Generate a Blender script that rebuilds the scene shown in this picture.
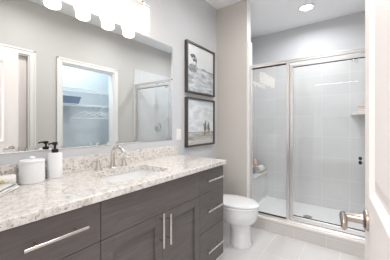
import bpy, bmesh, math, random
from mathutils import Vector, Matrix, noise
PI = math.pi
random.seed(7)
C = bpy.context.scene.collection
for o in list(bpy.data.objects): bpy.data.objects.remove(o)

# ------------------------------------------------------------------ camera, world, exposure
CAM = Vector((1.498, 0.0, 1.226))
cd = bpy.data.cameras.new('camera'); cam = bpy.data.objects.new('camera', cd); C.objects.link(cam)
cam.location = CAM; cam.rotation_euler = (PI/2, 0, math.radians(36.2))
cd.sensor_width = 36; cd.lens = 221.5/390*36; cd.shift_y = -5.7/390; cd.clip_start = 0.02
bpy.context.scene.camera = cam
w = bpy.data.worlds.new('world'); bpy.context.scene.world = w; w.use_nodes = True
w.node_tree.nodes['Background'].inputs[0].default_value = (0.93, 0.96, 1.0, 1)
w.node_tree.nodes['Background'].inputs[1].default_value = 1.0
vs = bpy.context.scene.view_settings
vs.view_transform = 'Standard'; vs.look = 'None'; vs.gamma = 1; vs.use_curve_mapping = False
vs.exposure = 0.42

def area(name, loc, rot, size, power, col=(1, 1, 1), sy=None, shape=None):
    l = bpy.data.lights.new(name, 'AREA'); l.energy = power; l.color = col
    l.shape = shape or ('RECTANGLE' if sy else 'SQUARE'); l.size = size
    if sy: l.size_y = sy
    if shape: l.spread = math.radians(165)
    o = bpy.data.objects.new(name, l); C.objects.link(o); o.location = loc; o.rotation_euler = rot
    return o
ADDED_LIGHTS = [(1.05, 0.85), (1.05, 1.95)]  # out-of-view downlights added to light the bathroom
for x, y in ADDED_LIGHTS:
    area('added_room_light', (x, y, 2.715), (0, 0, 0), 0.14, 7, (1, 0.99, 0.98), shape='DISK')
area('shower_lamp_light', (0.97, 3.16, 2.715), (0, 0, 0), 0.13, 7.6, (0.95, 0.97, 1.0), shape='DISK')
area('closet_lamp_light', (2.1, 1.75, 2.69), (0, 0, 0), 0.25, 5.6, (0.80, 0.92, 1.0), shape='DISK')
# unseen fill light added beyond the open doorway to brighten door, floor and cabinets
area('added_doorway_fill', (1.1, -1.3, 2.5), (math.radians(38), 0, 0), 1.0, 27, (1.0, 0.97, 0.95), sy=0.7)

# ------------------------------------------------------------------ materials
def srgb(r, g, b):
    f = lambda c: (c/255/12.92) if c/255 <= 0.04045 else ((c/255+0.055)/1.055)**2.4
    return (f(r), f(g), f(b), 1)
def mat(name, col, rough=0.5, metal=0.0, bump=0.0, bscale=80, var=0.0, spec=0.5, coat=0.0):
    m = bpy.data.materials.new(name); m.use_nodes = True
    nt = m.node_tree; b = nt.nodes['Principled BSDF']
    b.inputs['Base Color'].default_value = col; b.inputs['Roughness'].default_value = rough
    b.inputs['Metallic'].default_value = metal; b.inputs['Specular IOR Level'].default_value = spec
    b.inputs['Coat Weight'].default_value = coat
    tc = nt.nodes.new('ShaderNodeTexCoord'); nz = nt.nodes.new('ShaderNodeTexNoise')
    nz.inputs['Scale'].default_value = bscale; nz.inputs['Detail'].default_value = 4
    nt.links.new(tc.outputs['Object'], nz.inputs['Vector'])
    if bump:
        bp = nt.nodes.new('ShaderNodeBump'); bp.inputs['Strength'].default_value = bump
        bp.inputs['Distance'].default_value = 0.002
        nt.links.new(nz.outputs['Fac'], bp.inputs['Height']); nt.links.new(bp.outputs['Normal'], b.inputs['Normal'])
    if var:
        mx = nt.nodes.new('ShaderNodeMix'); mx.data_type = 'RGBA'
        mx.inputs[6].default_value = tuple(c*(1-var) for c in col[:3])+(1,)
        mx.inputs[7].default_value = tuple(min(1, c*(1+var)) for c in col[:3])+(1,)
        nt.links.new(nz.outputs['Fac'], mx.inputs[0]); nt.links.new(mx.outputs[2], b.inputs['Base Color'])
    return m
def emis(name, col, s):
    m = mat(name, col, 0.4); b = m.node_tree.nodes['Principled BSDF']
    b.inputs['Emission Color'].default_value = col; b.inputs['Emission Strength'].default_value = s
    return m
def ramp(nt, fac, stops):
    r = nt.nodes.new('ShaderNodeValToRGB'); e = r.color_ramp.elements
    e[0].position, e[0].color = stops[0]; e[1].position, e[1].color = stops[-1]
    for p, c in stops[1:-1]:
        q = e.new(p); q.color = c
    nt.links.new(fac, r.inputs[0]); return r
def tile_mat(name, base, grout, ax, size, offset, rough=0.35, gw=0.006, shift=0.0):
    """rectangular tiles; ax = the two world axes across the surface"""
    m = mat(name, base, rough); nt = m.node_tree; b = nt.nodes['Principled BSDF']
    tc = nt.nodes.new('ShaderNodeTexCoord'); sp = nt.nodes.new('ShaderNodeSeparateXYZ')
    nt.links.new(tc.outputs['Object'], sp.inputs[0])
    outs = []; cells = []
    for a, s, of in zip(ax, size, offset):
        d = nt.nodes.new('ShaderNodeMath'); d.operation = 'SUBTRACT'; d.inputs[1].default_value = of
        nt.links.new(sp.outputs['XYZ'.index(a)], d.inputs[0])
        e = nt.nodes.new('ShaderNodeMath'); e.operation = 'DIVIDE'; e.inputs[1].default_value = s
        nt.links.new(d.outputs[0], e.inputs[0])
        f = nt.nodes.new('ShaderNodeMath'); f.operation = 'FLOOR'; nt.links.new(e.outputs[0], f.inputs[0]); cells.append(f)
        g = nt.nodes.new('ShaderNodeMath'); g.operation = 'FRACT'; nt.links.new(e.outputs[0], g.inputs[0])
        h = nt.nodes.new('ShaderNodeMath'); h.operation = 'PINGPONG'; h.inputs[1].default_value = 0.5
        nt.links.new(g.outputs[0], h.inputs[0])
        k = nt.nodes.new('ShaderNodeMath'); k.operation = 'LESS_THAN'; k.inputs[1].default_value = gw/2/s
        nt.links.new(h.outputs[0], k.inputs[0]); outs.append(k)
    mxm = nt.nodes.new('ShaderNodeMath'); mxm.operation = 'MAXIMUM'
    nt.links.new(outs[0].outputs[0], mxm.inputs[0]); nt.links.new(outs[1].outputs[0], mxm.inputs[1])
    cb = nt.nodes.new('ShaderNodeCombineXYZ')
    nt.links.new(cells[0].outputs[0], cb.inputs[0]); nt.links.new(cells[1].outputs[0], cb.inputs[1])
    wn = nt.nodes.new('ShaderNodeTexWhiteNoise'); nt.links.new(cb.outputs[0], wn.inputs['Vector'])
    nz = nt.nodes.new('ShaderNodeTexNoise'); nz.inputs['Scale'].default_value = 3.2; nz.inputs['Detail'].default_value = 5
    nz.inputs['Distortion'].default_value = 0.6
    nt.links.new(tc.outputs['Object'], nz.inputs['Vector'])
    ad = nt.nodes.new('ShaderNodeMath'); ad.operation = 'MULTIPLY_ADD'; ad.inputs[1].default_value = 0.3
    nt.links.new(wn.outputs['Value'], ad.inputs[0]); nt.links.new(nz.outputs['Fac'], ad.inputs[2])
    r = ramp(nt, ad.outputs[0], [(0.35, tuple(c*0.93 for c in base[:3])+(1,)), (0.95, tuple(min(1, c*1.03) for c in base[:3])+(1,))])
    mx = nt.nodes.new('ShaderNodeMix'); mx.data_type = 'RGBA'
    nt.links.new(mxm.outputs[0], mx.inputs[0]); nt.links.new(r.outputs[0], mx.inputs[6]); mx.inputs[7].default_value = grout
    nt.links.new(mx.outputs[2], b.inputs['Base Color'])
    bp = nt.nodes.new('ShaderNodeBump'); bp.invert = True; bp.inputs['Strength'].default_value = 0.3; bp.inputs['Distance'].default_value = 0.002
    nt.links.new(mxm.outputs[0], bp.inputs['Height']); nt.links.new(bp.outputs['Normal'], b.inputs['Normal'])
    return m
def granite():
    m = mat('granite', (1, 1, 1, 1), 0.12, coat=0.3); nt = m.node_tree; b = nt.nodes['Principled BSDF']
    tc = nt.nodes.new('ShaderNodeTexCoord')
    def nz(s, d, dist=0):
        n = nt.nodes.new('ShaderNodeTexNoise'); n.inputs['Scale'].default_value = s; n.inputs['Detail'].default_value = d
        n.inputs['Distortion'].default_value = dist; nt.links.new(tc.outputs['Object'], n.inputs['Vector']); return n
    base = ramp(nt, nz(34, 5, 0.5).outputs['Fac'], [(0.32, srgb(206, 198, 191)), (0.45, srgb(230, 224, 218)), (0.60, srgb(241, 237, 232))])
    def layer(prev, n, lo, hi, col):
        f = ramp(nt, n.outputs['Fac'], [(lo, (0, 0, 0, 1)), (hi, (1, 1, 1, 1))])
        mx = nt.nodes.new('ShaderNodeMix'); mx.data_type = 'RGBA'
        nt.links.new(f.outputs[0], mx.inputs[0]); nt.links.new(prev, mx.inputs[6]); mx.inputs[7].default_value = col
        return mx.outputs[2]
    c = layer(base.outputs[0], nz(62, 3, 0.3), 0.60, 0.66, srgb(190, 178, 169))
    c = layer(c, nz(88, 3, 0.2), 0.635, 0.68, srgb(112, 108, 108))
    c = layer(c, nz(23, 6, 1.0), 0.65, 0.70, srgb(178, 171, 166))
    c = layer(c, nz(120, 2), 0.65, 0.70, srgb(250, 248, 245))
    nt.links.new(c, b.inputs['Base Color'])
    return m
def wood():
    m = mat('stained_wood', srgb(104, 97, 94), 0.42); nt = m.node_tree; b = nt.nodes['Principled BSDF']
    tc = nt.nodes.new('ShaderNodeTexCoord'); mp = nt.nodes.new('ShaderNodeMapping'); mp.inputs['Scale'].default_value = (6, 2.5, 26)
    nt.links.new(tc.outputs['Object'], mp.inputs['Vector'])
    n = nt.nodes.new('ShaderNodeTexNoise'); n.inputs['Scale'].default_value = 2.2; n.inputs['Detail'].default_value = 7; n.inputs['Roughness'].default_value = 0.65
    n.inputs['Distortion'].default_value = 0.5
    nt.links.new(mp.outputs[0], n.inputs['Vector'])
    r = ramp(nt, n.outputs['Fac'], [(0.22, srgb(90, 83, 81)), (0.5, srgb(103, 96, 94)), (0.80, srgb(117, 110, 107))])
    nt.links.new(r.outputs[0], b.inputs['Base Color'])
    return m
def glass():
    m = bpy.data.materials.new('clear_glass'); m.use_nodes = True; nt = m.node_tree; nt.nodes.clear()
    out = nt.nodes.new('ShaderNodeOutputMaterial'); t = nt.nodes.new('ShaderNodeBsdfTransparent'); t.inputs[0].default_value = (0.985, 0.99, 0.99, 1)
    g = nt.nodes.new('ShaderNodeBsdfGlossy'); g.inputs['Roughness'].default_value = 0.02
    lw = nt.nodes.new('ShaderNodeLayerWeight'); lw.inputs['Blend'].default_value = 0.5   # symmetric for both faces of the pane
    pw = nt.nodes.new('ShaderNodeMath'); pw.operation = 'POWER'; pw.inputs[1].default_value = 4.0; nt.links.new(lw.outputs['Facing'], pw.inputs[0])
    fr = nt.nodes.new('ShaderNodeMath'); fr.operation = 'MULTIPLY_ADD'; fr.inputs[1].default_value = 0.6; fr.inputs[2].default_value = 0.03; nt.links.new(pw.outputs[0], fr.inputs[0])
    mx = nt.nodes.new('ShaderNodeMixShader')
    nt.links.new(fr.outputs[0], mx.inputs[0]); nt.links.new(t.outputs[0], mx.inputs[1]); nt.links.new(g.outputs[0], mx.inputs[2])
    nt.links.new(mx.outputs[0], out.inputs[0]); return m
M = dict(
    wall=mat('wall_paint', srgb(214, 215, 217), 0.75, bump=0.05, bscale=200),
    wall_warm=mat('warm_wall_paint', srgb(208, 205, 201), 0.75, bump=0.05, bscale=200),
    greige=mat('greige_wall_paint', srgb(212, 206, 200), 0.75, bump=0.05, bscale=200),
    closet=mat('closet_paint', srgb(222, 230, 235), 0.8, bump=0.05, bscale=200),
    ceil=mat('ceiling_paint', srgb(249, 250, 252), 0.9, bump=0.05, bscale=160),
    trim=mat('white_trim_paint', srgb(243, 240, 238), 0.32, bump=0.02),
    door=mat('door_paint', srgb(244, 236, 233), 0.55, bump=0.02),
    floor=tile_mat('floor_tile', srgb(226, 223, 221), srgb(238, 236, 233), 'XY', (0.30, 0.60), (0.771-0.30, 2.113-1.2), 0.4, 0.007),
    backtile=tile_mat('shower_tile_back', srgb(226, 226, 226), srgb(238, 238, 238), 'XZ', (0.335, 0.30), (0.075, 0.145), 0.3, 0.006),
    sidetile=tile_mat('shower_tile_side', srgb(226, 226, 226), srgb(238, 238, 238), 'YZ', (0.335, 0.30), (0.047, 0.145), 0.3, 0.006),
    pan=mat('shower_pan', srgb(247, 247, 247), 0.4, bump=0.3, bscale=60, var=0.03),
    curb=tile_mat('curb_tile', srgb(218, 213, 210), srgb(228, 225, 221), 'XZ', (0.30, 0.60), (0.771-0.30, 0.1-0.6), 0.35),
    sill=mat('cultured_marble', srgb(240, 234, 228), 0.2, var=0.02, bscale=12),
    granite=granite(), wood=wood(), glass=glass(),
    dark=mat('dark_recess', srgb(50, 46, 45), 0.8),
    satin=mat('satin_nickel', srgb(176, 164, 155), 0.3, 1.0, bump=0.02, bscale=300),
    nickel=mat('brushed_nickel', srgb(214, 208, 202), 0.22, 1.0, bump=0.02, bscale=300),
    chrome=mat('polished_chrome', srgb(226, 226, 228), 0.10, 1.0),
    alu=mat('bright_aluminium', srgb(234, 232, 231), 0.3, 1.0, bump=0.02, bscale=200),
    mirror=mat('mirror_silver', srgb(246, 249, 249), 0.0, 1.0),
    porcelain=mat('porcelain', srgb(246, 246, 246), 0.08, coat=0.5),
    ceramic=mat('white_ceramic', srgb(251, 251, 252), 0.3),
    plastic=mat('white_plastic', srgb(244, 243, 241), 0.35),
    black=mat('black_bronze', srgb(52, 46, 43), 0.35, 0.5),
    frame=mat('dark_bronze_frame', srgb(84, 76, 72), 0.4, 0.2, var=0.15, bscale=60),
    towel=mat('white_terry', srgb(244, 241, 237), 0.95, bump=0.9, bscale=260),
    towelgrey=mat('grey_stripe_terry', srgb(128, 130, 134), 0.95, bump=0.9, bscale=260),
    leaf=mat('sage_leaf', srgb(122, 132, 96), 0.7, var=0.2),
    flower=mat('ochre_petal', srgb(196, 168, 110), 0.7, var=0.1),
    basket=mat('blue_woven', srgb(128, 148, 172), 0.8, bump=0.9, bscale=120, var=0.25),
    wire=mat('white_coated_wire', srgb(244, 246, 248), 0.4),
    peach=mat('peach_mesh', srgb(232, 206, 186), 0.8, bump=0.8, bscale=150),
    bluegrey=mat('blue_grey_plastic', srgb(138, 152, 178), 0.35),
    pink=mat('pale_pink_cloth', srgb(238, 218, 212), 0.9, bump=0.5, bscale=200),
    braid=mat('braided_steel', srgb(180, 178, 176), 0.4, 0.9, bump=0.6, bscale=300),
    shade=emis('lit_opal_glass', srgb(255, 238, 216), 3.4),
    lens=emis('lit_lens', srgb(255, 255, 255), 14.0),
)

# ------------------------------------------------------------------ mesh helpers
def new(): return bmesh.new()
def box(bm, x0, x1, y0, y1, z0, z1, bev=0.0, seg=2):
    g = bmesh.ops.create_cube(bm, size=1)['verts']
    for v in g:
        v.co = Vector(((x0+x1)/2+v.co.x*(x1-x0), (y0+y1)/2+v.co.y*(y1-y0), (z0+z1)/2+v.co.z*(z1-z0)))
    if bev:
        es = list({e for v in g for e in v.link_edges})
        bmesh.ops.bevel(bm, geom=es, offset=bev, segments=seg, affect='EDGES', profile=0.5)
    return bm
def tube(bm, pts, r, n=12, caps=True):
    pts = [Vector(p) for p in pts]; rs = r if isinstance(r, (list, tuple)) else [r]*len(pts)
    rings = []; up = None
    for i, p in enumerate(pts):
        if i == 0: d = pts[1]-p
        elif i == len(pts)-1: d = p-pts[i-1]
        else: d = (pts[i+1]-p).normalized()+(p-pts[i-1]).normalized()
        d.normalize()
        if up is None:
            up = Vector((0, 0, 1)) if abs(d.z) < 0.9 else Vector((1, 0, 0))
        a = d.cross(up)
        if a.length < 1e-4: a = d.orthogonal()
        a.normalize(); b = a.cross(d).normalized(); up = b
        rings.append([bm.verts.new(p+(a*math.cos(2*PI*k/n)+b*math.sin(2*PI*k/n))*rs[i]) for k in range(n)])
    for i in range(len(rings)-1):
        for k in range(n):
            bm.faces.new((rings[i][k], rings[i][(k+1) % n], rings[i+1][(k+1) % n], rings[i+1][k]))
    if caps:
        bm.faces.new(rings[0][::-1]); bm.faces.new(rings[-1])
    return bm
def lathe(bm, prof, c, axis='Z', n=32):
    """prof: (radius, height) list about an axis through c"""
    c = Vector(c); rings = []
    for r, h in prof:
        ring = []
        for k in range(n):
            a = 2*PI*k/n; u, v = r*math.cos(a), r*math.sin(a)
            p = {'Z': (u, v, h), 'X': (h, u, v), 'Y': (v, h, u)}[axis]
            ring.append(bm.verts.new(c+Vector(p)))
        rings.append(ring)
    for i in range(len(rings)-1):
        for k in range(n):
            bm.faces.new((rings[i][k], rings[i][(k+1) % n], rings[i+1][(k+1) % n], rings[i+1][k]))
    bm.faces.new(rings[0][::-1]); bm.faces.new(rings[-1])
    return bm
def loft(bm, rings, caps=True):
    rr = [[bm.verts.new(p) for p in r] for r in rings]; n = len(rr[0])
    for i in range(len(rr)-1):
        for k in range(n):
            bm.faces.new((rr[i][k], rr[i][(k+1) % n], rr[i+1][(k+1) % n], rr[i+1][k]))
    if caps:
        bm.faces.new(rr[0][::-1]); bm.faces.new(rr[-1])
    return bm
def prism(bm, poly, a0, a1, axis='Z'):
    f = {'Z': lambda u, v, h: (u, v, h), 'X': lambda u, v, h: (h, u, v), 'Y': lambda u, v, h: (u, h, v)}[axis]
    return loft(bm, [[f(u, v, a0) for u, v in poly], [f(u, v, a1) for u, v in poly]])
def obj(name, bm, m, parent=None, smooth=False, slots=None):
    bmesh.ops.remove_doubles(bm, verts=bm.verts, dist=1e-6)
    bmesh.ops.recalc_face_normals(bm, faces=bm.faces)
    base = Vector((0, 0, 0)); p = parent
    while p is not None:
        base += p.location; p = p.parent
    if base.length: bmesh.ops.translate(bm, verts=bm.verts, vec=-base)
    me = bpy.data.meshes.new(name); bm.to_mesh(me); bm.free()
    for mm in (slots or [m]): me.materials.append(mm)
    if smooth:
        for f in me.polygons: f.use_smooth = True
        me.set_sharp_from_angle(angle=math.radians(40))
    o = bpy.data.objects.new(name, me); C.objects.link(o); o.parent = parent
    return o
def tag(o, label, cat, group=None):
    o['label'] = label; o['category'] = cat
    if group: o['group'] = group
    return o
def thing(name, label, cat, loc=(0, 0, 0), group=None):
    o = bpy.data.objects.new(name, None); C.objects.link(o); o.location = loc; o.empty_display_size = 0.05
    return tag(o, label, cat, group)
def struct(name, bm, m, smooth=False, slots=None):
    o = obj(name, bm, m, None, smooth, slots); o['kind'] = 'structure'; return o
def dup(root, loc, label=None, group=None):
    r = root.copy(); C.objects.link(r); r.location = loc
    if label: r['label'] = label
    if group: r['group'] = group
    for ch in list(root.children):
        c = ch.copy(); C.objects.link(c); c.parent = r
        for g in list(ch.children):
            d = g.copy(); C.objects.link(d); d.parent = c
    return r

# ------------------------------------------------------------------ the room
H = 2.74; W = 1.75; YB = 3.727; T = 0.12
YP0, YP1, XP = 2.528, 2.64, 0.423           # stub wall beside the shower
YN = 0.05
bm = new(); box(bm, -T, W+T, -0.10, YP0+0.02, -0.1, 0)
struct('floor', bm, M['floor'])
bm = new(); box(bm, -1.5, 3.2, -3.2, -0.10, -0.1, 0.0); o = struct('floor_bedroom', bm, mat('bedroom_carpet', srgb(196, 188, 180), 0.95, bump=0.6, bscale=150, var=0.08))
bm = new(); box(bm, -T, W+T, YN-T, YB+T, H, H+0.1); struct('ceiling', bm, M['ceil'])
bm = new(); box(bm, -T, 0, YN-T, YB+T, -0.1, H); struct('wall_left', bm, M['wall'])
bm = new(); box(bm, 0, W, YB, YB+T, -0.1, H); struct('wall_back', bm, M['wall'])
CO = (1.355, 2.160, 2.068)                   # closet opening y0, y1, top
DO = (0.20, 0.990, 2.068)                    # second doorway
bm = new()
for a in ((YN-T, DO[0], 0, H), (DO[0], DO[1], DO[2], H), (DO[1], CO[0], 0, H), (CO[0], CO[1], CO[2], H), (CO[1], YB+T, 0, H)):
    box(bm, W, W+T, a[0], a[1], a[2]-(0.1 if a[2] == 0 else 0), a[3])
struct('wall_right', bm, M['wall_warm'])
# near wall with the doorway the picture is taken from
bm = new(); box(bm, 0, 0.74, YN-T, YN, -0.1, H); box(bm, 0.74, 1.60, YN-T, YN, 2.075, H); box(bm, 1.60, W, YN-T, YN, -0.1, H)
struct('wall_near', bm, M['wall'])
# stub wall between toilet niche and shower
bm = new(); box(bm, 0, XP, YP0, YP1, -0.1, H)
struct('wall_stub', bm, M['greige'])
bm = new(); box(bm, XP, XP+0.004, YP0, YP1, 0.15, H); struct('trim_1', bm, M['trim'])
# tiled linings in the shower
TZ = 2.22
bm = new(); box(bm, 0.012, W-0.012, YB-0.012, YB, 0.0, TZ); struct('wall_shower_back', bm, M['backtile'])
bm = new(); box(bm, 0, 0.012, YP1, YB-0.012, 0.0, TZ); struct('wall_shower_left', bm, M['sidetile'])
bm = new(); box(bm, W-0.012, W, YP0+0.03, YB-0.012, 0.0, TZ); struct('wall_shower_right', bm, M['sidetile'])
bm = new(); box(bm, 0.012, XP+0.004, YP1, YP1+0.012, 0.0, TZ); struct('wall_shower_front', bm, M['backtile'])
bm = new(); box(bm, XP+0.004, XP+0.020, YP0+0.012, YP1+0.012, 0.15, TZ+0.02, 0.003); struct('trim_2', bm, M['trim'])
# baseboards
def board(name, x0, x1, y0, y1):
    bm = new(); box(bm, x0, x1, y0, y1, 0, 0.10, 0.004); struct(name, bm, M['trim'])
board('baseboard_left', 0, 0.014, 1.722, YP0)
board('baseboard_stub', 0.014, XP-0.002, YP0-0.014, YP0)
board('baseboard_right', W-0.014, W, CO[1]+0.066, YP0-0.01)
board('baseboard_middle', W-0.014, W, DO[1]+0.066, CO[0]-0.066)
# casings
def casing(name, y0, y1, z, wd=0.064):
    bm = new()
    for e in (0, 1):
        a = 0.014 if e == 0 else 0.020; b = wd if e == 0 else 0.022
        # flat board plus a raised outer bead
        x = W-a
        o0, o1 = (y0-wd, y0) if e == 0 else (y0-wd, y0-wd+b)
        box(bm, x, W, o0, o1, 0, z+wd, 0.003)
        o0, o1 = (y1, y1+wd) if e == 0 else (y1+wd-b, y1+wd)
        box(bm, x, W, o0, o1, 0, z+wd, 0.003)
        if e == 0: box(bm, x, W, y0, y1, z, z+wd, 0.003)
        else: box(bm, x, W, y0-wd, y1+wd, z+wd-b, z+wd, 0.003)
    # jamb lining
    box(bm, W, W+T, y0, y0+0.015, 0, z); box(bm, W, W+T, y1-0.015, y1, 0, z); box(bm, W, W+T, y0+0.015, y1-0.015, z-0.015, z)
    struct(name, bm, M['trim'])
casing('trim_3', *CO); casing('trim_4', *DO)
# entrance jamb around the camera's doorway (left side and head)
bm = new(); box(bm, 0.74, 0.757, YN-T-0.01, YN+0.012, 0, 2.075); box(bm, 1.585, 1.60, YN-T-0.01, YN, 0, 2.075)
box(bm, 0.757, 1.585, YN-T-0.01, YN, 2.058, 2.075); box(bm, 0.68, 0.74, YN, YN+0.014, 0, 2.13, 0.003); box(bm, 0.68, 1.66, YN, YN+0.014, 2.075, 2.13, 0.003)
box(bm, 1.60, 1.66, YN, YN+0.014, 0, 2.13, 0.003)
struct('trim_5', bm, M['trim'])
# closet shell
bm = new(); box(bm, 2.45, 2.55, 1.0, 2.6, -0.1, H); struct('wall_closet_back', bm, M['closet'])
bm = new(); box(bm, W+T, 2.45, 0.95, 1.05, -0.1, H); struct('wall_closet_near', bm, M['closet'])
bm = new(); box(bm, W+T, 2.45, 2.5, 2.6, -0.1, H); struct('wall_closet_far', bm, M['closet'])
bm = new(); box(bm, W+T, 2.45, 1.05, 2.5, -0.1, 0); struct('floor_closet', bm, M['floor'])
bm = new(); box(bm, W+T, 2.45, 1.05, 2.5, H, H+0.1); struct('ceiling_closet', bm, M['ceil'])

# panelled doors
def panel_door(name, w, h, t, m, xf):
    """slab in local coords: x = thickness 0..t, y = 0..w from the hinge, z up"""
    bm = new()
    box(bm, 0.006, t-0.006, 0.004, w-0.004, 0.01, h-0.002)
    st = 0.115
    zs = [(0.20, 0.80), (1.04, h-0.14)]
    for side in (0, 1):
        x0, x1 = (0, 0.0065) if side == 0 else (t-0.0065, t)
        box(bm, x0, x1, 0, st, 0.01, h, 0.0015, 1); box(bm, x0, x1, w-st, w, 0.01, h, 0.0015, 1)
        for a, b in ((0.01, zs[0][0]), (zs[0][1], zs[1][0]), (zs[1][1], h)):
            box(bm, x0, x1, st, w-st, a, b)
        for a, b in zs:
            # sloped sticking and raised field
            s = 1 if side == 0 else -1; xs = 0.0 if side == 0 else t
            R = lambda i, dx: [(xs+s*dx, st+i, a+i), (xs+s*dx, w-st-i, a+i), (xs+s*dx, w-st-i, b-i), (xs+s*dx, st+i, b-i)]
            loft(bm, [R(-0.004, 0.007), R(-0.004, -0.004), R(0.010, -0.004), R(0.024, 0.0055), R(0.034, 0.0055), R(0.060, 0.001)], caps=True)
    box(bm, 0.0005, t-0.0005, 0.0, 0.005, 0.01, h); box(bm, 0.0005, t-0.0005, w-0.005, w, 0.01, h)
    box(bm, 0.0005, t-0.0005, 0.0, w, h-0.004, h)
    bm.transform(xf)
    return struct(name, bm, m)
ang = math.radians(4.1)
HX, HY = 1.571, 0.062
xf = Matrix.Translation((HX, HY, 0)) @ Matrix.Rotation(ang, 4, 'Z')
d1 = panel_door('door_1', 0.757, 2.045, 0.035, M['door'], xf)
d1['label'] = 'white panelled door standing open at the right, brushed lever handle on its edge'
def P(x, y, z): return xf @ Vector((x, y, z))
hy = 0.757-0.062; hz = 0.968
hb = new(); lathe(hb, [(0.0, 0), (0.028, 0), (0.0285, -0.004), (0.026, -0.008), (0.020, -0.010), (0.0, -0.013)], (0, hy, hz), 'X', 32); hb.transform(xf)
hr = obj('door_handle', hb, M['satin'], d1, True)
bm = new(); tube(bm, [(-0.011, hy, hz), (-0.018, hy, hz), (-0.052, hy, hz)], [0.014, 0.0125, 0.0125], 16)
bm.transform(xf); obj('neck', bm, M['satin'], hr, True)
bm = new()
rings = []
for t_, yy, dz, ww, th in ((0, 0.010, 0, 0.010, 0.008), (1, 0.004, 0.0, 0.0125, 0.010), (2, -0.025, 0.0, 0.012, 0.009), (3, -0.055, -0.001, 0.0115, 0.008), (4, -0.068, -0.002, 0.011, 0.007), (5, -0.073, -0.003, 0.009, 0.005)):
    rings.append([(-0.055+math.cos(a)*th, hy+yy, hz+dz+math.sin(a)*ww) for a in [2*PI*k/14 for k in range(14)]])
loft(bm, rings); bm.transform(xf); obj('lever', bm, M['satin'], hr, True)
bm = new(); lathe(bm, [(0.0, 0), (0.032, 0), (0.033, 0.004), (0.030, 0.011), (0.0, 0.013)], (0.035, hy, hz), 'X', 32)
tube(bm, [(0.046, hy, hz), (0.09, hy, hz)], 0.011, 14); tube(bm, [(0.088, hy+0.01, hz), (0.088, hy-0.10, hz)], 0.009, 12)
bm.transform(xf); obj('door_handle', bm, M['nickel'], d1, True)
bm = new(); box(bm, 0.005, 0.030, 0.7572, 0.7585, hz-0.028, hz+0.028, 0.0004, 1); box(bm, 0.012, 0.023, 0.7585, 0.766, hz-0.008, hz+0.008, 0.002)
bm.transform(xf); obj('latch_plate', bm, M['nickel'], d1)
for zz in (0.22, 1.05, 1.85):
    bm = new(); tube(bm, [(-0.006, -0.004, zz-0.045), (-0.006, -0.004, zz+0.045)], 0.006, 10); bm.transform(xf); obj('hinge', bm, M['nickel'], d1, True)
xf2 = Matrix.Translation((W+0.05, DO[0]+0.017, 0))
d2 = panel_door('door_2', DO[1]-DO[0]-0.034, 2.048, 0.035, M['door'], xf2)

# ------------------------------------------------------------------ shower
# curb
sc = thing('shower_curb', 'low grey tiled shower curb with a cream stone sill running below the glass', 'shower curb', (1.08, 2.59, 0))
bm = new(); box(bm, XP+0.0, W-0.0, 2.545, 2.655, 0.0, 0.128); obj('curb_base', bm, M['curb'], sc)
bm = new(); box(bm, XP+0.022, W-0.012, 2.535, 2.665, 0.128, 0.150, 0.004); obj('sill', bm, M['sill'], sc)
# pan
bm = new()
box(bm, 0.284, W-0.014, 2.667, YB-0.014, 0.0, 0.022, 0.004)
box(bm, 0.284, W-0.014, 2.668, 2.70, 0.02, 0.055, 0.008); 
tag(obj('shower_tray', bm, M['pan']), 'white textured shower tray on the floor behind the glass', 'shower tray')
dr = thing('shower_drain', 'small round metal drain in the middle of the white shower tray', 'drain', (0.98, 3.19, 0.022))
bm = new(); lathe(bm, [(0, 0.0), (0.055, 0.0), (0.056, 0.003), (0.048, 0.005), (0, 0.005)], (0.98, 3.19, 0.022), 'Z', 32); obj('drain_cover', bm, M['nickel'], dr, True)
bm = new()
for k in range(10):
    a = 2*PI*k/10; lathe(bm, [(0, 0), (0.006, 0), (0.006, 0.0006), (0, 0.0006)], (0.98+0.03*math.cos(a), 3.19+0.03*math.sin(a), 0.027), 'Z', 10)
obj('drain_hole', bm, M['dark'], dr)
# bench
sb = thing('shower_bench', 'grey tiled bench with a pale slab seat built along the left shower wall', 'shower bench', (0.14, 3.2, 0))
bm = new(); box(bm, 0.012, 0.262, YP1+0.012, YB-0.012, 0, 0.420); obj('bench_base', bm, M['sidetile'], sb)
bm = new(); box(bm, 0.012, 0.282, YP1+0.012, YB-0.012, 0.420, 0.442, 0.004); obj('bench_seat', bm, M['sill'], sb)

# enclosure
en = thing('shower_enclosure', 'silver-framed glass shower enclosure with a fixed pane and a hinged door on the curb', 'shower enclosure', (1.08, 2.60, 0.15))
G = 2.60
X0, X1 = XP+0.0205, W-0.012
PX0, PX1 = 0.862, 0.935
bm = new(); box(bm, X0, X1, G-0.020, G+0.020, 1.905, 1.944, 0.004); box(bm, X0, X1, G-0.026, G-0.02, 1.928, 1.944, 0.002); obj('header_rail', bm, M['alu'], en)
bm = new(); box(bm, X0, X0+0.022, G-0.018, G+0.018, 0.17, 1.905, 0.003); obj('wall_jamb', bm, M['alu'], en)
bm = new(); box(bm, X1-0.032, X1, G-0.018, G+0.018, 0.17, 1.905, 0.003); obj('wall_jamb', bm, M['alu'], en)
bm = new(); box(bm, X0, X1, G-0.022, G+0.022, 0.150, 0.172, 0.003); box(bm, X0, X1, G-0.03, G-0.018, 0.150, 0.160, 0.002); obj('bottom_track', bm, M['alu'], en)
bm = new(); box(bm, PX0, PX0+0.034, G-0.018, G+0.018, 0.172, 1.905, 0.004); obj('centre_post', bm, M['alu'], en)
fp = obj('fixed_pane', box(new(), X0+0.020, PX0+0.002, G-0.003, G+0.003, 0.174, 1.904), M['glass'], en)
for z0, z1 in ((0.172, 0.182), (1.893, 1.905)):
    bm = new(); box(bm, X0+0.022, PX0, G-0.008, G+0.008, z0, z1, 0.002); obj('glazing_bead', bm, M['black'], fp)
DX0, DX1 = PX0+0.037, X1-0.035
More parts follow.
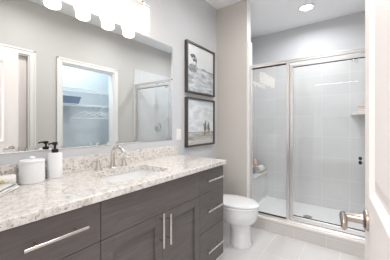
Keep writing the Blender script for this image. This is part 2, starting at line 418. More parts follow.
bm = new(); box(bm, DX0, DX0+0.034, G-0.015, G+0.015, 0.186, 1.885, 0.004); box(bm, DX1-0.03, DX1, G-0.015, G+0.015, 0.186, 1.885, 0.004)
box(bm, DX0+0.034, DX1-0.03, G-0.014, G+0.014, 1.853, 1.885, 0.003); box(bm, DX0+0.034, DX1-0.03, G-0.014, G+0.014, 0.186, 0.226, 0.003)
sd = obj('shower_door', bm, M['alu'], en)
obj('glass_pane', box(new(), DX0+0.030, DX1-0.026, G-0.003, G+0.003, 0.224, 1.856), M['glass'], sd)
for z0, z1 in ((0.226, 0.231), (1.848, 1.853)):
    bm = new(); box(bm, DX0+0.034, DX1-0.03, G-0.009, G+0.009, z0, z1, 0.001); obj('seal', bm, M['black'], sd)
for zz in (0.905, 0.865):
    bm = new(); lathe(bm, [(0, -0.03), (0.010, -0.03), (0.014, -0.024), (0.012, -0.012), (0.006, -0.006), (0.006, 0.006), (0.012, 0.012), (0.014, 0.024), (0.010, 0.03), (0, 0.03)], (1.522, G, zz), 'Y', 20)
    obj('knob', bm, M['black'], sd, True)
# shower head and valve on the right wall
sh = thing('shower_head', 'chrome shower head on a curved arm high on the right shower wall', 'shower head', (W-0.012, 3.12, 2.04))
bm = new(); lathe(bm, [(0, 0), (0.03, 0), (0.028, -0.006), (0.014, -0.012), (0, -0.012)], (W-0.012, 3.12, 2.04), 'X', 24); obj('flange', bm, M['chrome'], sh, True)
bm = new(); tube(bm, [(W-0.018, 3.12, 2.04), (W-0.07, 3.12, 2.05), (W-0.12, 3.12, 2.045), (W-0.20, 3.12, 2.03), (W-0.245, 3.12, 2.005)], 0.009, 14); obj('arm', bm, M['chrome'], sh, True)
bm = new(); lathe(bm, [(0, 0.012), (0.014, 0.012), (0.018, 0), (0.016, -0.018), (0.034, -0.045), (0.042, -0.056), (0.042, -0.064), (0, -0.064)], (0, 0, 0), 'Z', 28)
bm.transform(Matrix.Translation((W-0.25, 3.12, 2.0)) @ Matrix.Rotation(math.radians(30), 4, 'Y')); obj('spray_head', bm, M['chrome'], sh, True)
sv = thing('shower_valve', 'round chrome mixer valve with a lever on the right shower wall', 'shower valve', (W-0.012, 3.14, 1.17))
bm = new(); lathe(bm, [(0, 0), (0.085, 0), (0.086, -0.005), (0.07, -0.012), (0.03, -0.016), (0, -0.016)], (W-0.012, 3.14, 1.17), 'X', 36); obj('escutcheon', bm, M['chrome'], sv, True)
bm = new(); lathe(bm, [(0, -0.014), (0.026, -0.014), (0.024, -0.05), (0.018, -0.058), (0, -0.058)], (W-0.012, 3.14, 1.17), 'X', 28); obj('hub', bm, M['chrome'], sv, True)
bm = new(); tube(bm, [(W-0.055, 3.14, 1.17), (W-0.062, 3.13, 1.13), (W-0.066, 3.12, 1.085)], [0.010, 0.009, 0.007], 12); obj('lever', bm, M['chrome'], sv, True)
# corner shelf
poly = [(W-0.012, YB-0.012)]+[(W-0.012-0.31*math.cos(a), YB-0.012-0.31*math.sin(a)) for a in [PI/2*k/16 for k in range(17)]]
bm = new(); prism(bm, poly, 1.352, 1.372); tag(obj('corner_shelf', bm, M['sill']), 'white quarter-round corner shelf high in the back right shower corner', 'shelf')
def folded(bm, x0, x1, y0, y1, z, n, th):
    for k in range(n):
        box(bm, x0+random.uniform(0, .004), x1-random.uniform(0, .004), y0, y1, z+k*th, z+(k+1)*th-0.001, th*0.42, 3)
bm = new(); folded(bm, 1.50, 1.67, 3.575, 3.700, 1.3725, 2, 0.027); tag(obj('folded_washcloth', bm, M['towel'], None, True), 'white folded washcloth on the corner shelf, under the pale pink one', 'washcloth')
bm = new(); folded(bm, 1.505, 1.67, 3.58, 3.695, 1.4275, 2, 0.026); tag(obj('folded_washcloth', bm, M['pink'], None, True), 'pale pink folded washcloth on top of the stack on the corner shelf', 'washcloth')
# bench items: rolled towel with a spiral end
def spiral_roll(bm, c, r, turns, y0, y1, th, axis='X', l=0.3):
    n = 28*turns; pts = []
    for k in range(n+1):
        a = 2*PI*k/28; rr = 0.010+(r-0.010-th/2)*k/n
        pts.append((rr, a))
    inner = [((p[0]-th*0.42)*math.cos(p[1]), (p[0]-th*0.42)*math.sin(p[1])) for p in pts]
    outer = [((p[0]+th*0.42)*math.cos(p[1]), (p[0]+th*0.42)*math.sin(p[1])) for p in pts]
    # round the ends a little: five slices along the roll
    S = [(-0.5, 0.90), (-0.42, 1.0), (0, 1.02), (0.42, 1.0), (0.5, 0.90)]
    V = []
    for i in range(n+1):
        q = []
        for (u, v) in (inner[i], outer[i]):
            q.append([bm.verts.new((c[0]+h*l, c[1]+u*f, c[2]+v*f) if axis == 'X' else (c[0]+u*f, c[1]+h*l, c[2]+v*f)) for h, f in S])
        V.append(q[0]+q[1][::-1])
    m = len(S)*2
    for i in range(n):
        a, b = V[i], V[i+1]
        for p in range(m):
            bm.faces.new((a[p], a[(p+1) % m], b[(p+1) % m], b[p]))
    bm.faces.new(V[0]); bm.faces.new(V[n][::-1])
bm = new(); spiral_roll(bm, (0.215, 3.56, 0.443+0.060), 0.060, 3, 0, 0, 0.012, 'Y', 0.19)
tag(obj('rolled_towel', bm, M['towel'], None, True), 'white rolled towel showing a spiral end on the shower bench', 'towel')
bt = thing('shampoo_bottle', 'blue-grey bottle beside the rolled towel on the shower bench', 'bottle', (0.15, 3.405, 0.442))
bm = new(); lathe(bm, [(0, 0), (0.028, 0), (0.031, 0.005), (0.031, 0.085), (0.024, 0.10), (0.012, 0.105), (0, 0.105)], (0.15, 3.405, 0.442), 'Z', 28); obj('bottle_body', bm, M['bluegrey'], bt, True)
bm = new(); lathe(bm, [(0, 0.105), (0.014, 0.105), (0.014, 0.125), (0.011, 0.128), (0, 0.128)], (0.15, 3.405, 0.442), 'Z', 24); obj('cap', bm, M['plastic'], bt, True)
bm = new(); bmesh.ops.create_icosphere(bm, subdivisions=4, radius=0.05)
for v in bm.verts:
    v.co *= 1+0.08*noise.noise(v.co*60); v.co.z *= 2.0; v.co.x *= 0.84; v.co.y *= 0.84
bmesh.ops.translate(bm, verts=bm.verts, vec=(0.108, 3.61, 0.442+0.101))
tag(obj('bath_sponge', bm, M['peach'], None, True), 'peach bath sponge standing on the shower bench behind the blue-grey bottle', 'bath sponge')
# recessed lights
def recessed(x, y, label, group=None):
    t = thing('recessed_light', label, 'ceiling light', (x, y, H), group)
    bm = new(); lathe(bm, [(0.072, -0.001), (0.095, -0.001), (0.096, -0.005), (0.088, -0.010), (0.074, -0.012), (0.072, -0.008)], (x, y, H), 'Z', 40)
    bmesh.ops.delete(bm, geom=[f for f in bm.faces if len(f.verts) > 4], context='FACES'); obj('trim_ring', bm, M['plastic'], t, True)
    bm = new(); lathe(bm, [(0, -0.002), (0.074, -0.002), (0.074, -0.006), (0.05, -0.008), (0, -0.009)], (x, y, H), 'Z', 40); obj('lens', bm, M['lens'], t, True)
recessed(0.97, 3.16, 'round recessed ceiling light glowing white above the shower')
for x, y in ADDED_LIGHTS: recessed(x, y, 'added unseen round recessed ceiling light over the bathroom floor', 'added unseen lights over the bathroom floor')  # fixtures for the added out-of-view downlights

# ------------------------------------------------------------------ vanity
FX = 0.550; GAP = 0.0015
VT = 0.878
def bar_handle(parent, c, ln, axis):
    x, y, z = c
    bm = new()
    if axis == 'Y': tube(bm, [(x+0.036, y-ln/2, z), (x+0.036, y+ln/2, z)], 0.0072, 14); posts = [(0, -ln*0.31, 0), (0, ln*0.31, 0)]
    else: tube(bm, [(x+0.036, y, z-ln/2), (x+0.036, y, z+ln/2)], 0.0072, 14); posts = [(0, 0, -ln*0.31), (0, 0, ln*0.31)]
    for p in posts: tube(bm, [(x-0.001, y+p[1], z+p[2]), (x+0.034, y+p[1], z+p[2])], 0.0048, 12)
    obj('handle', bm, M['nickel'], parent, True)
def slab_front(name, y0, y1, z0, z1, parent):
    bm = new(); box(bm, FX-0.020, FX, y0+GAP, y1-GAP, z0+GAP, z1-GAP, 0.0015, 1); return obj(name, bm, M['wood'], parent)
def shaker(name, y0, y1, z0, z1, parent, st=0.062):
    y0 += GAP; y1 -= GAP; z0 += GAP; z1 -= GAP; bm = new()
    box(bm, FX-0.020, FX, y0, y0+st, z0, z1, 0.0012, 1); box(bm, FX-0.020, FX, y1-st, y1, z0, z1, 0.0012, 1)
    box(bm, FX-0.020, FX, y0+st, y1-st, z1-st, z1, 0.0012, 1); box(bm, FX-0.020, FX, y0+st, y1-st, z0, z0+st, 0.0012, 1)
    box(bm, FX-0.020, FX-0.012, y0+st-0.003, y1-st+0.003, z0+st-0.003, z1-st+0.003)
    return obj(name, bm, M['wood'], parent)
def carcass(t, y0, y1):
    bm = new()
    box(bm, 0.003, FX-0.022, y0, y0+0.018, 0.10, VT); box(bm, 0.003, FX-0.022, y1-0.018, y1, 0.10, VT)
    box(bm, 0.003, FX-0.022, y0+0.018, y1-0.018, 0.10, 0.118); box(bm, 0.003, 0.012, y0+0.018, y1-0.018, 0.118, VT)
    box(bm, FX-0.040, FX-0.022, y0+0.018, y1-0.018, VT-0.03, VT); box(bm, FX-0.040, FX-0.022, y0+0.018, y1-0.018, 0.672, 0.71)
    obj('body', bm, M['wood'], t)
    bm = new(); box(bm, 0.003, FX-0.075, y0, y1, 0.0, 0.10); obj('toe_kick', bm, M['dark'], t)
YL, YA, YC, YE = 0.06, 0.565, 1.357, 1.716
SP = [0.10, 0.395, 0.690, 0.872]
tl = thing('vanity_cabinet', 'dark stained drawer cabinet at the near left end of the vanity', 'cabinet', (0.28, 0.31, 0), 'vanity cabinets under the countertop')
carcass(tl, YL, YA-0.0005)
obj('filler_strip', box(new(), FX-0.020, FX, YL, 0.184, 0.10, 0.872, 0.001, 1), M['wood'], tl)
for z0, z1 in zip(SP, SP[1:]):
    d = slab_front('drawer', 0.185, YA, z0, z1, tl); bar_handle(d, (FX, 0.375, 0.793 if z0 > 0.6 else z0+0.165), 0.225, 'Y')
tm = thing('vanity_cabinet', 'dark stained double-door sink cabinet in the middle of the vanity', 'cabinet', (0.28, 0.96, 0), 'vanity cabinets under the countertop')
carcass(tm, YA+0.0005, YC-0.0005)
slab_front('false_front', YA, YC, 0.690, 0.872, tm)
YM = 0.968
d = shaker('door', YA, YM, 0.10, 0.690, tm); bar_handle(d, (FX, YM-0.030, 0.605), 0.205, 'Z')
d = shaker('door', YM, YC, 0.10, 0.690, tm); bar_handle(d, (FX, YM+0.030, 0.593), 0.185, 'Z')
tr = thing('vanity_cabinet', 'dark stained three-drawer cabinet at the toilet end of the vanity', 'cabinet', (0.28, 1.53, 0), 'vanity cabinets under the countertop')
carcass(tr, YC+0.0005, YE)
for z0, z1, hz_ in zip(SP, SP[1:], (0.243, 0.557, 0.790)):
    d = slab_front('drawer', YC, YE, z0, z1, tr); bar_handle(d, (FX, 1.532, hz_), 0.235, 'Y')

# countertop with a cut-out
SX0, SX1, SY0, SY1 = 0.155, 0.45, 0.705, 1.15
def rrect(x0, x1, y0, y1, r, n=6):
    pts = []
    for cx, cy, a0 in ((x1-r, y1-r, 0), (x0+r, y1-r, PI/2), (x0+r, y0+r, PI), (x1-r, y0+r, 1.5*PI)):
        for k in range(n+1):
            a = a0+PI/2*k/n; pts.append((cx+r*math.cos(a), cy+r*math.sin(a)))
    return pts
ct = thing('countertop', 'speckled cream and grey granite countertop on the dark vanity', 'countertop', (0.285, 0.9, VT))
CX1, CY0, CY1 = 0.572, 0.055, 1.732
zt = 0.914
def cut_slab():
    a = new(); box(a, 0.001, CX1, CY0, CY1, VT+0.001, zt, 0.004); c = new(); prism(c, rrect(SX0, SX1, SY0, SY1, 0.045, 8), VT-0.05, zt+0.05)
    bmesh.ops.recalc_face_normals(c, faces=c.faces)
    ob = []
    for q in (a, c):
        me = bpy.data.meshes.new('t'); q.to_mesh(me); q.free(); o = bpy.data.objects.new('t', me); C.objects.link(o); ob.append(o)
    md = ob[0].modifiers.new('b', 'BOOLEAN'); md.object = ob[1]; md.operation = 'DIFFERENCE'; md.solver = 'EXACT'
    me = bpy.data.meshes.new_from_object(ob[0].evaluated_get(bpy.context.evaluated_depsgraph_get()))
    r = new(); r.from_mesh(me)
    for o in ob: bpy.data.objects.remove(o)
    return r
bm = cut_slab()
obj('slab', bm, M['granite'], ct)
bm = new(); box(bm, 0.001, 0.021, CY0, 1.722, zt, 1.014, 0.002); obj('backsplash', bm, M['granite'], ct)
# sink
sk = thing('sink', 'white rectangular undermount sink set into the granite countertop', 'sink', (0.3, 0.93, 0.75))
bm = new(); R = lambda g, z, r: [(x, y, z) for x, y in rrect(SX0-g, SX1+g, SY0-g, SY1+g, r)]
loft(bm, [R(0.02, VT-0.001, 0.05), R(0.004, VT-0.001, 0.045), R(0.002, VT-0.02, 0.045), R(-0.02, VT-0.11, 0.05), R(-0.06, VT-0.135, 0.06), R(-0.10, VT-0.14, 0.04)], caps=False)
bm.faces.new([bm.verts.new(p) for p in R(-0.10, VT-0.14, 0.04)])
loft(bm, [R(0.02, VT-0.001, 0.05), R(0.018, VT-0.03, 0.05), R(-0.01, VT-0.12, 0.05), R(-0.06, VT-0.15, 0.05)], caps=False)
bm.faces.new([bm.verts.new(p) for p in R(-0.06, VT-0.15, 0.05)])
obj('basin', bm, M['porcelain'], sk, True)
bm = new(); lathe(bm, [(0, 0), (0.022, 0), (0.022, 0.003), (0.016, 0.004), (0.012, 0.001), (0, 0.001)], (0.30, 0.93, VT-0.14), 'Z', 28); obj('drain', bm, M['nickel'], sk, True)
# faucet
fa = thing('faucet', 'brushed nickel widespread faucet with high arc spout behind the sink', 'faucet', (0.09, 0.928, zt))
arc = [(0.09, 0.928, zt+0.03)]
for k in range(15):
    a = PI-PI*0.86*k/14; arc.append((0.155+0.065*math.cos(a), 0.928, zt+0.095+0.062*math.sin(a)))
bm = new(); tube(bm, [(0.088, 0.928, zt+0.008)]+arc, [0.019, 0.016]+[0.0135-0.0035*k/14 for k in range(15)], 18)
sp_ = obj('spout', bm, M['nickel'], fa, True)
bm = new(); lathe(bm, [(0, 0), (0.027, 0), (0.027, 0.004), (0.021, 0.010), (0.019, 0.020), (0, 0.020)], (0.088, 0.928, zt), 'Z', 28); obj('spout_base', bm, M['nickel'], fa, True)
for yy, s in ((0.826, -1), (1.030, 1)):
    bm = new(); lathe(bm, [(0, 0), (0.025, 0), (0.025, 0.004), (0.019, 0.012), (0.0145, 0.034), (0.012, 0.040), (0, 0.040)], (0.080, yy, zt), 'Z', 28); hb_ = obj('faucet_handle', bm, M['nickel'], fa, True)
    bm = new(); lathe(bm, [(0, 0.040), (0.012, 0.040), (0.0095, 0.062), (0.008, 0.066), (0, 0.067)], (0.080, yy, zt), 'Z', 20)
    tube(bm, [(0.080, yy, zt+0.058), (0.083, yy+s*0.02, zt+0.062), (0.085, yy+s*0.05, zt+0.064)], [0.0065, 0.006, 0.005], 12); obj('lever', bm, M['nickel'], hb_, True)

# mirror
bm = new(); MY0, MY1, MZ0, MZ1 = 0.155, 1.656, 1.072, 2.0
B = 0.022
RM = lambda g, x: [(x, MY0+g, MZ0+g), (x, MY1-g, MZ0+g), (x, MY1-g, MZ1-g), (x, MY0+g, MZ1-g)]
loft(bm, [RM(0, 0.002), RM(0, 0.0055), RM(B, 0.0075)])
tag(obj('wall_mirror', bm, M['mirror']), 'large frameless rectangular mirror hung above the countertop backsplash', 'mirror')

# vanity light
vl = thing('vanity_light', 'four-shade nickel vanity light glowing on the wall above the mirror', 'vanity light', (0, 0.905, 2.2))
bm = new(); box(bm, 0, 0.022, 0.835, 0.975, 2.15, 2.27, 0.006); obj('backplate', bm, M['nickel'], vl)
bm = new(); tube(bm, [(0.018, 0.905, 2.212), (0.10, 0.905, 2.212)], 0.010, 14); obj('arm', bm, M['nickel'], vl, True)
LY = [0.61, 0.806, 1.003, 1.200]
bm = new(); pts = []
for k in range(25):
    s = -0.355+0.71*k/24; pts.append((0.10, 0.905+s, 2.206+0.016*(1-(s/0.355)**2)))
tube(bm, pts, 0.0085, 14); obj('crossbar', bm, M['nickel'], vl, True)
for y in LY:
    bm = new(); tube(bm, [(0.10, y, 2.212), (0.10, y, 2.185)], 0.007, 12); lathe(bm, [(0, 0.02), (0.012, 0.02), (0.02, 0.0), (0.02, -0.022), (0, -0.022)], (0.10, y, 2.176), 'Z', 24)
    so = obj('socket', bm, M['nickel'], vl, True)
    bm = new(); lathe(bm, [(0, 0.186), (0.022, 0.186), (0.040, 0.184), (0.0475, 0.176), (0.0485, 0.166), (0.0485, 0.02), (0.045, 0.006), (0.036, 0.0), (0, 0.0)], (0.10, y, 1.981), 'Z', 36)
    obj('glass_shade', bm, M['shade'], so, True)

# pictures
def picture(name, y0, y1, z0, z1, paint, label):
    t = thing(name, label, 'picture', (0.0, (y0+y1)/2, z0))
    f = 0.020; D = 0.038
    bm = new(); box(bm, 0.001, D, y0, y0+f, z0, z1, 0.002); box(bm, 0.001, D, y1-f, y1, z0, z1, 0.002)
    box(bm, 0.001, D, y0+f, y1-f, z0, z0+f, 0.002); box(bm, 0.001, D, y0+f, y1-f, z1-f, z1, 0.002); obj('frame', bm, M['frame'], t)
    bm = new(); n = 150; ly = bm.loops.layers.float_color.new('paint')
    ya, yb, za, zb = y0+f, y1-f, z0+f, z1-f
    V = [[bm.verts.new((0.022, ya+(yb-ya)*i/n, za+(zb-za)*j/n)) for i in range(n+1)] for j in range(n+1)]
    for j in range(n):
        for i in range(n):
            fc = bm.faces.new((V[j][i], V[j][i+1], V[j+1][i+1], V[j+1][i])); c = srgb(*paint((i+.5)/n, (j+.5)/n))
            for l in fc.loops: l[ly] = c
    m = mat('print_'+str(len(bpy.data.materials)), (1, 1, 1, 1), 0.6); nt = m.node_tree
    at = nt.nodes.new('ShaderNodeVertexColor'); at.layer_name = 'paint'; nt.links.new(at.outputs[0], nt.nodes['Principled BSDF'].inputs['Base Color'])
    obj('print', bm, m, t)
def mixc(a, b, t): t = max(0, min(1, t)); return tuple(x+(y-x)*t for x, y in zip(a, b))
def fb(u, v, s, o=0): return noise.fractal(Vector((u*s, v*s, o)), 1.0, 2.0, 4)
def ell(u, v, cu, cv, ru, rv): return ((u-cu)/ru)**2+((v-cv)/rv)**2 < 1
def paint_sea(u, v):
    c = mixc((206, 212, 216), (232, 233, 234), v+0.25*fb(u, v, 4))
    hor = 0.50+0.06*(1-u)+0.02*fb(u, 0, 6)
    if v < hor:
        s = fb(u*1.3+v*1.5, v*4, 3.5, 3); c = mixc((222, 224, 226), (158, 166, 172), 0.42+0.75*s)
    if abs(v-hor) < 0.012+0.02*max(0, fb(u, 0, 9)) and u > 0.5: c = (140, 144, 148)
    # leaning dark tree on a rock at the left
    ed = 0.03*fb(u, v, 22, 1)
    if ell(u+ed, v+ed, 0.20, 0.76, 0.10, 0.045) or ell(u+ed, v, 0.26, 0.68, 0.075, 0.035): c = (104, 104, 108)
    if abs(u-(0.22+0.10*math.sin((v-0.5)*9))) < 0.014 and 0.50 < v < 0.75: c = (112, 110, 112)
    if ell(u+ed, v+ed, 0.20, 0.50, 0.15, 0.09): c = mixc((126, 128, 132), (170, 172, 174), 0.5+fb(u, v, 14))
    if ell(u+ed, v, 0.1, 0.30, 0.12, 0.05): c = (164, 166, 170)
    return c
def paint_riders(u, v):
    c = mixc((214, 218, 220), (200, 210, 218), v*1.2-0.2+0.4*fb(u, v, 3))
    c = mixc(c, (234, 236, 238), 0.5+fb(u, v*2, 5, 2))
    if v < 0.27+0.03*fb(u, 0, 4):
        c = mixc((202, 200, 196), (148, 146, 142), 0.35+0.9*fb(u*0.7, v*5, 6, 4))
        if v < 0.10: c = mixc(c, (232, 230, 226), 0.5)
    if abs(v-0.275) < 0.008: c = (160, 160, 160)
    ed = 0.012*fb(u, v, 30)
    for cu, s in ((0.66, 1.0), (0.80, 0.9)):
        x = (u-cu)/s; y = (v-0.20)/s
        body = ell(x+ed, y, 0, 0.155, 0.062, 0.055); legs = (abs(x-0.035) < 0.011 or abs(x+0.035) < 0.011 or abs(x+0.01) < 0.008) and 0 < y < 0.14
        head = ell(x+ed, y, -0.045, 0.225, 0.02, 0.04); rider = ell(x, y, 0.008, 0.245, 0.030, 0.065); rh = ell(x, y, 0.005, 0.325, 0.017, 0.02)
        if body or legs or head: c = (132, 122, 116)
        if rider or rh: c = (112, 108, 110)
    return c
picture('framed_picture', 1.855, 2.425, 1.572, 2.135, paint_sea, 'upper square picture in a dark frame, misty grey shore with a leaning tree')
picture('framed_picture', 1.855, 2.425, 0.977, 1.523, paint_riders, 'lower square picture in a dark frame, two riders on a pale beach')
# switch plate
sw = thing('light_switch', 'white rocker light switch plate on the wall between mirror and lower picture', 'light switch', (0, 1.757, 1.12))
bm = new(); box(bm, 0, 0.006, 1.720, 1.794, 1.062, 1.178, 0.002); obj('plate', bm, M['plastic'], sw)
bm = new(); box(bm, 0.005, 0.010, 1.740, 1.774, 1.087, 1.153, 0.002); obj('rocker', bm, M['plastic'], sw)

# ------------------------------------------------------------------ things on the counter
cn = thing('canister', 'white ceramic canister with a knobbed lid on the counter', 'canister', (0.078, 0.452, zt))
c0 = (0.082, 0.446, zt)
bm = new(); lathe(bm, [(0, 0), (0.053, 0), (0.057, 0.004), (0.0575, 0.012), (0.0575, 0.104), (0.054, 0.107), (0, 0.107)], c0, 'Z', 48); obj('jar', bm, M['ceramic'], cn, True)
bm = new(); lathe(bm, [(0, 0.1075), (0.0565, 0.1075), (0.058, 0.110), (0.058, 0.118), (0.054, 0.122), (0.02, 0.124), (0, 0.124)], c0, 'Z', 48); ld = obj('lid', bm, M['ceramic'], cn, True)
bm = new(); lathe(bm, [(0, 0.123), (0.009, 0.123), (0.009, 0.128), (0.014, 0.131), (0.014, 0.138), (0.010, 0.140), (0, 0.140)], c0, 'Z', 28); obj('knob', bm, M['ceramic'], ld, True)
sdp = thing('soap_dispenser', 'white soap dispenser with a black pump beside the canister', 'soap dispenser', (0.072, 0.562, zt))
c1 = (0.072, 0.562, zt)
bm = new(); lathe(bm, [(0, 0), (0.034, 0), (0.037, 0.004), (0.0375, 0.010), (0.0375, 0.140), (0.034, 0.146), (0.016, 0.148), (0, 0.148)], c1, 'Z', 44); obj('bottle', bm, M['ceramic'], sdp, True)
bm = new(); lathe(bm, [(0, 0.148), (0.0175, 0.148), (0.0175, 0.166), (0.014, 0.169), (0.006, 0.170), (0.006, 0.196), (0, 0.196)], c1, 'Z', 28)
pp = obj('pump', bm, M['black'], sdp, True)
bm = new(); lathe(bm, [(0, 0.192), (0.013, 0.192), (0.014, 0.196), (0.014, 0.206), (0.011, 0.209), (0, 0.209)], c1, 'Z', 24)
tube(bm, [(c1[0], c1[1], zt+0.201), (c1[0]+0.006, c1[1]-0.020, zt+0.202), (c1[0]+0.010, c1[1]-0.034, zt+0.200), (c1[0]+0.011, c1[1]-0.037, zt+0.194)], [0.006, 0.005, 0.0045, 0.004], 12); obj('nozzle', bm, M['black'], pp, True)
# rolled and folded towels on the left
def cloth_stack(bm, c, L, Wd, th, n, rot):
    g = new()
    for k in range(n):
        z = k*th; rings = []
        m_ = 16
        for i in range(m_+1):
            u = -1+2*i/m_
            r = [( (Wd/2-0.003*k)*uu + 0.004*math.sin(3*u+k), L/2*u+0.006*math.sin(2*uu+k), z+zz*th*0.5+th*0.5+0.002*math.sin(5*u+2*k)*(1 if k else 0.3)+0.001) for uu, zz in
                 [(math.copysign(abs(math.cos(a))**0.35, math.cos(a)), math.copysign(abs(math.sin(a))**0.7, math.sin(a))) for a in [2*PI*q/20 for q in range(20)]]]
            rings.append(r)
        loft(g, rings)
    g.transform(Matrix.Translation(c) @ Matrix.Rotation(rot, 4, 'Z'))
    me = bpy.data.meshes.new('t'); g.to_mesh(me); bm.from_mesh(me); bpy.data.meshes.remove(me); g.free()
bm = new(); spiral_roll(bm, (0, 0, 0.034), 0.036, 2, 0, 0, 0.016, 'X', 0.13)
for v in bm.verts: v.co.z = 0.001+v.co.z*0.94+0.002*math.sin(v.co.x*40)
bm.transform(Matrix.Translation((0.090, 0.305, zt+0.0)) @ Matrix.Rotation(math.radians(80), 4, 'Z'))
tag(obj('rolled_hand_towel', bm, M['towel'], None, True), 'white rolled hand towel on the counter left of the canister', 'towel')
fold = thing('folded_towel', 'white folded towel with a grey stripe at the counter left edge', 'towel', (0.235, 0.265, zt))
bm = new(); cloth_stack(bm, (0.205, 0.275, zt), 0.20, 0.085, 0.009, 2, math.radians(54)); obj('cloth', bm, M['towel'], fold, True)
bm = new(); cloth_stack(bm, (0.222, 0.298, zt+0.0178), 0.18, 0.012, 0.003, 1, math.radians(54)); obj('stripe', bm, M['towelgrey'], fold, True)
# small sprig on the towel
sg = thing('dried_sprig', 'small dried sprig with green leaves resting against the rolled hand towel', 'sprig', (0.17, 0.27, zt+0.03))
bm = new(); tube(bm, [(0.15, 0.33, zt+0.034), (0.165, 0.30, zt+0.036), (0.17, 0.26, zt+0.032), (0.175, 0.22, zt+0.027)], 0.0015, 6); obj('stem', bm, M['leaf'], sg, True)
for k in range(7):
    bm = new(); a = random.uniform(0, 6.28); L = random.uniform(0.018, 0.028)
    loft(bm, [[(x*w_, y, 0.001*z_+0.004*math.sin(y*60)) for x, z_ in ((1, 0), (0.5, .8), (-0.5, .8), (-1, 0), (-0.5, -.8), (0.5, -.8))] for y, w_ in ((0, 0.001), (L*0.3, 0.005), (L*0.6, 0.0055), (L, 0.0008))])
    bm.transform(Matrix.Translation((0.158+0.02*random.random(), 0.24+0.012*k, zt+0.036)) @ Matrix.Rotation(a, 4, 'Z') @ Matrix.Rotation(0.3, 4, 'X'))
    obj('leaf' if k < 5 else 'petal', bm, M['leaf'] if k < 5 else M['flower'], sg, True)

# ------------------------------------------------------------------ toilet
TY = 2.125
to = thing('toilet', 'white two-piece toilet in the niche between vanity and shower', 'toilet', (0.36, TY, 0))
def egg(cx, x0, x1, hw, z, n=40, sq=1.0):
    """elongated outline: x0 back, x1 front"""
    pts = []
    for k in range(n):
        a = 2*PI*k/n; c, s = math.cos(a), math.sin(a)
        x = cx+(x1-cx)*c if c > 0 else cx+(cx-x0)*(-(abs(c)**sq))
        pts.append((x, TY+hw*s*(1 if c > 0 else 1.0), z))
    return pts
bm = new()
loft(bm, [egg(0.53, 0.42, 0.640, 0.112, 0.0), egg(0.53, 0.42, 0.643, 0.114, 0.012), egg(0.53, 0.42, 0.632, 0.104, 0.035), egg(0.53, 0.42, 0.622, 0.094, 0.12),
          egg(0.53, 0.41, 0.622, 0.095, 0.185), egg(0.52, 0.38, 0.632, 0.106, 0.215), egg(0.49, 0.30, 0.668, 0.145, 0.238), egg(0.475, 0.26, 0.695, 0.166, 0.275),
          egg(0.47, 0.25, 0.706, 0.172, 0.320), egg(0.47, 0.25, 0.710, 0.174, 0.372), egg(0.47, 0.255, 0.703, 0.168, 0.384)])
loft(bm, [egg(0.35, 0.16, 0.53, 0.075, 0.0), egg(0.35, 0.16, 0.53, 0.075, 0.02), egg(0.35, 0.17, 0.53, 0.055, 0.06), egg(0.33, 0.17, 0.50, 0.055, 0.22), egg(0.33, 0.16, 0.50, 0.09, 0.30), egg(0.33, 0.16, 0.50, 0.10, 0.36)])
obj('bowl', bm, M['porcelain'], to, True)
bm = new(); loft(bm, [egg(0.45, 0.215, 0.712, 0.178, 0.3860), egg(0.45, 0.213, 0.717, 0.182, 0.3900), egg(0.45, 0.213, 0.717, 0.175, 0.4000), egg(0.45, 0.215, 0.712, 0.172, 0.4040)])
obj('seat', bm, M['porcelain'], to, True)
bm = new(); loft(bm, [egg(0.45, 0.215, 0.712, 0.172, 0.4070), egg(0.45, 0.213, 0.718, 0.176, 0.4100), egg(0.45, 0.213, 0.718, 0.176, 0.4180), egg(0.45, 0.216, 0.708, 0.176, 0.4250), egg(0.45, 0.25, 0.66, 0.139, 0.4295), egg(0.45, 0.35, 0.56, 0.064, 0.4320)])
obj('seat_lid', bm, M['porcelain'], to, True)
bm = new(); box(bm, 0.018, 0.205, TY-0.215, TY+0.215, 0.385, 0.745, 0.02, 3); box(bm, 0.12, 0.24, TY-0.12, TY+0.12, 0.30, 0.40, 0.02, 3); obj('tank', bm, M['porcelain'], to, True)
bm = new(); box(bm, 0.012, 0.215, TY-0.225, TY+0.225, 0.746, 0.785, 0.012, 3); obj('tank_lid', bm, M['porcelain'], to, True)
bm = new(); tube(bm, [(0.204, TY-0.15, 0.69), (0.225, TY-0.15, 0.69)], 0.009, 14); tube(bm, [(0.222, TY-0.155, 0.69), (0.224, TY-0.09, 0.684)], [0.007, 0.006], 12); obj('flush_lever', bm, M['chrome'], to, True)
for s in (-1, 1):
    bm = new(); lathe(bm, [(0, 0), (0.016, 0), (0.016, 0.006), (0.010, 0.012), (0, 0.013)], (0.33, TY+s*0.062, 0.045), 'Z', 20); obj('bolt_cap', bm, M['porcelain'], to, True)
bm = new(); tube(bm, [(0.055, TY-0.25, 0.20), (0.065, TY-0.26, 0.28), (0.08, TY-0.20, 0.33), (0.10, TY-0.17, 0.384)], 0.006, 10); obj('supply_hose', bm, M['braid'], to, True)
bm = new(); lathe(bm, [(0, 0), (0.025, 0), (0.024, 0.004), (0.008, 0.008), (0.008, 0.055), (0, 0.055)], (0.0, TY-0.25, 0.19), 'X', 20); lathe(bm, [(0, 0), (0.012, 0), (0.012, 0.03), (0, 0.03)], (0.055, TY-0.25, 0.178), 'Z', 16)
obj('shutoff_valve', bm, M['chrome'], to, True)

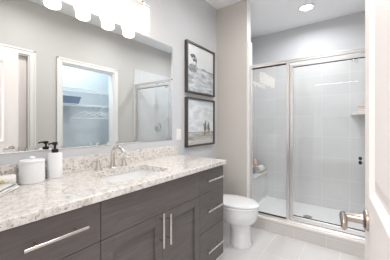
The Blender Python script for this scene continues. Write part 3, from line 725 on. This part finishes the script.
# ------------------------------------------------------------------ closet contents
def wire_shelf(z, x0, x1, y0, y1, label):
    t = thing('wire_shelf', label, 'wire shelf', ((x0+x1)/2, (y0+y1)/2, z))
    bm = new(); r = 0.0032
    n = int((y1-y0)/0.027)
    for k in range(n+1):
        y = y0+(y1-y0)*k/n; tube(bm, [(x1, y, z), (x0+0.003, y, z), (x0, y, z-0.003), (x0, y, z-0.030)], 0.0022, 5)
    for x in (x0+0.003, (x0+x1)/2, x1-0.01): tube(bm, [(x, y0, z-0.004), (x, y1, z-0.004)], r, 6)
    tube(bm, [(x0, y0, z-0.030), (x0, y1, z-0.030)], r*1.2, 6)
    obj('wire_grid', bm, M['wire'], t)
    for y in (y0+0.25, y1-0.3):
        bm = new(); tube(bm, [(x0+0.01, y, z-0.03), (x1-0.004, y, z-0.17)], 0.005, 8); obj('bracket', bm, M['wire'], t, True)
    return t
wire_shelf(1.80, 2.10, 2.448, 1.06, 2.49, 'upper empty white wire shelf in the closet seen in the mirror')
wire_shelf(1.550, 2.08, 2.448, 1.06, 2.49, 'lower white wire shelf holding the blue basket in the closet')
bk = thing('storage_basket', 'dark blue woven basket on the closet wire shelf', 'basket', (2.26, 1.60, 1.554))
bm = new()
def rr3(g, z): return [(x, y, z) for x, y in rrect(2.12-g, 2.40+g, 1.42-g, 1.82+g, 0.05)]
loft(bm, [rr3(-0.03, 1.554), rr3(-0.025, 1.556), rr3(0.0, 1.66), rr3(-0.008, 1.66), rr3(-0.03, 1.562), rr3(-0.04, 1.562)]); obj('basket_body', bm, M['basket'], bk, True)
bm = new(); tube(bm, rr3(0.0, 1.662)+rr3(0.0, 1.662)[:1], 0.007, 8, False); obj('rim', bm, M['basket'], bk, True)
def hanger(y, rz, label):
    t = thing('clothes_hanger', label, 'hanger', (2.08, y, 1.52), 'white hangers under the closet shelf')
    bm = new(); r = 0.0042
    hook = [(0, 0.0+0.022*math.cos(a), 0.002-0.022+0.022*math.sin(a)) for a in [math.radians(d) for d in range(200, -70, -20)]]
    pts = hook+[(0, 0, -0.065), (0, 0, -0.085)]
    tube(bm, pts, 0.0025, 6); obj('hook', bm, M['chrome'], t, True)
    for v in []: pass
    bm = new(); tri = [(0, 0.0, -0.085), (0, 0.10, -0.125), (0, 0.205, -0.175), (0, 0.210, -0.19), (0, 0.19, -0.195), (0, -0.19, -0.195), (0, -0.210, -0.19), (0, -0.205, -0.175), (0, -0.10, -0.125), (0, 0.0, -0.085)]
    tube(bm, tri, r, 8, False); body = obj('hanger_body', bm, M['wire'], t, True)
    for ch in t.children:   # parts were authored about the origin
        for v in ch.data.vertices: v.co += t.location
    t.rotation_euler.z = rz
    return t
for y, rz, l in ((1.84, 0.9, 'white hanger hanging nearest the basket in the closet'), (1.98, 0.7, 'white hanger second from the basket in the closet'), (2.10, 1.1, 'white hanger third from the basket in the closet'), (2.24, 0.8, 'white hanger farthest from the basket in the closet')):
    hanger(y, rz, l)
tc_ = thing('closet_ceiling_light', 'round ceiling light inside the closet', 'ceiling light', (2.1, 1.75, H))
bm = new(); lathe(bm, [(0, 0), (0.15, 0), (0.15, -0.015), (0.14, -0.02), (0, -0.02)], (2.1, 1.75, H), 'Z', 36); obj('base', bm, M['plastic'], tc_, True)
bm = new(); lathe(bm, [(0, -0.02), (0.135, -0.02), (0.13, -0.03), (0.10, -0.04), (0, -0.044)], (2.1, 1.75, H), 'Z', 36); obj('diffuser', bm, M['lens'], tc_, True)
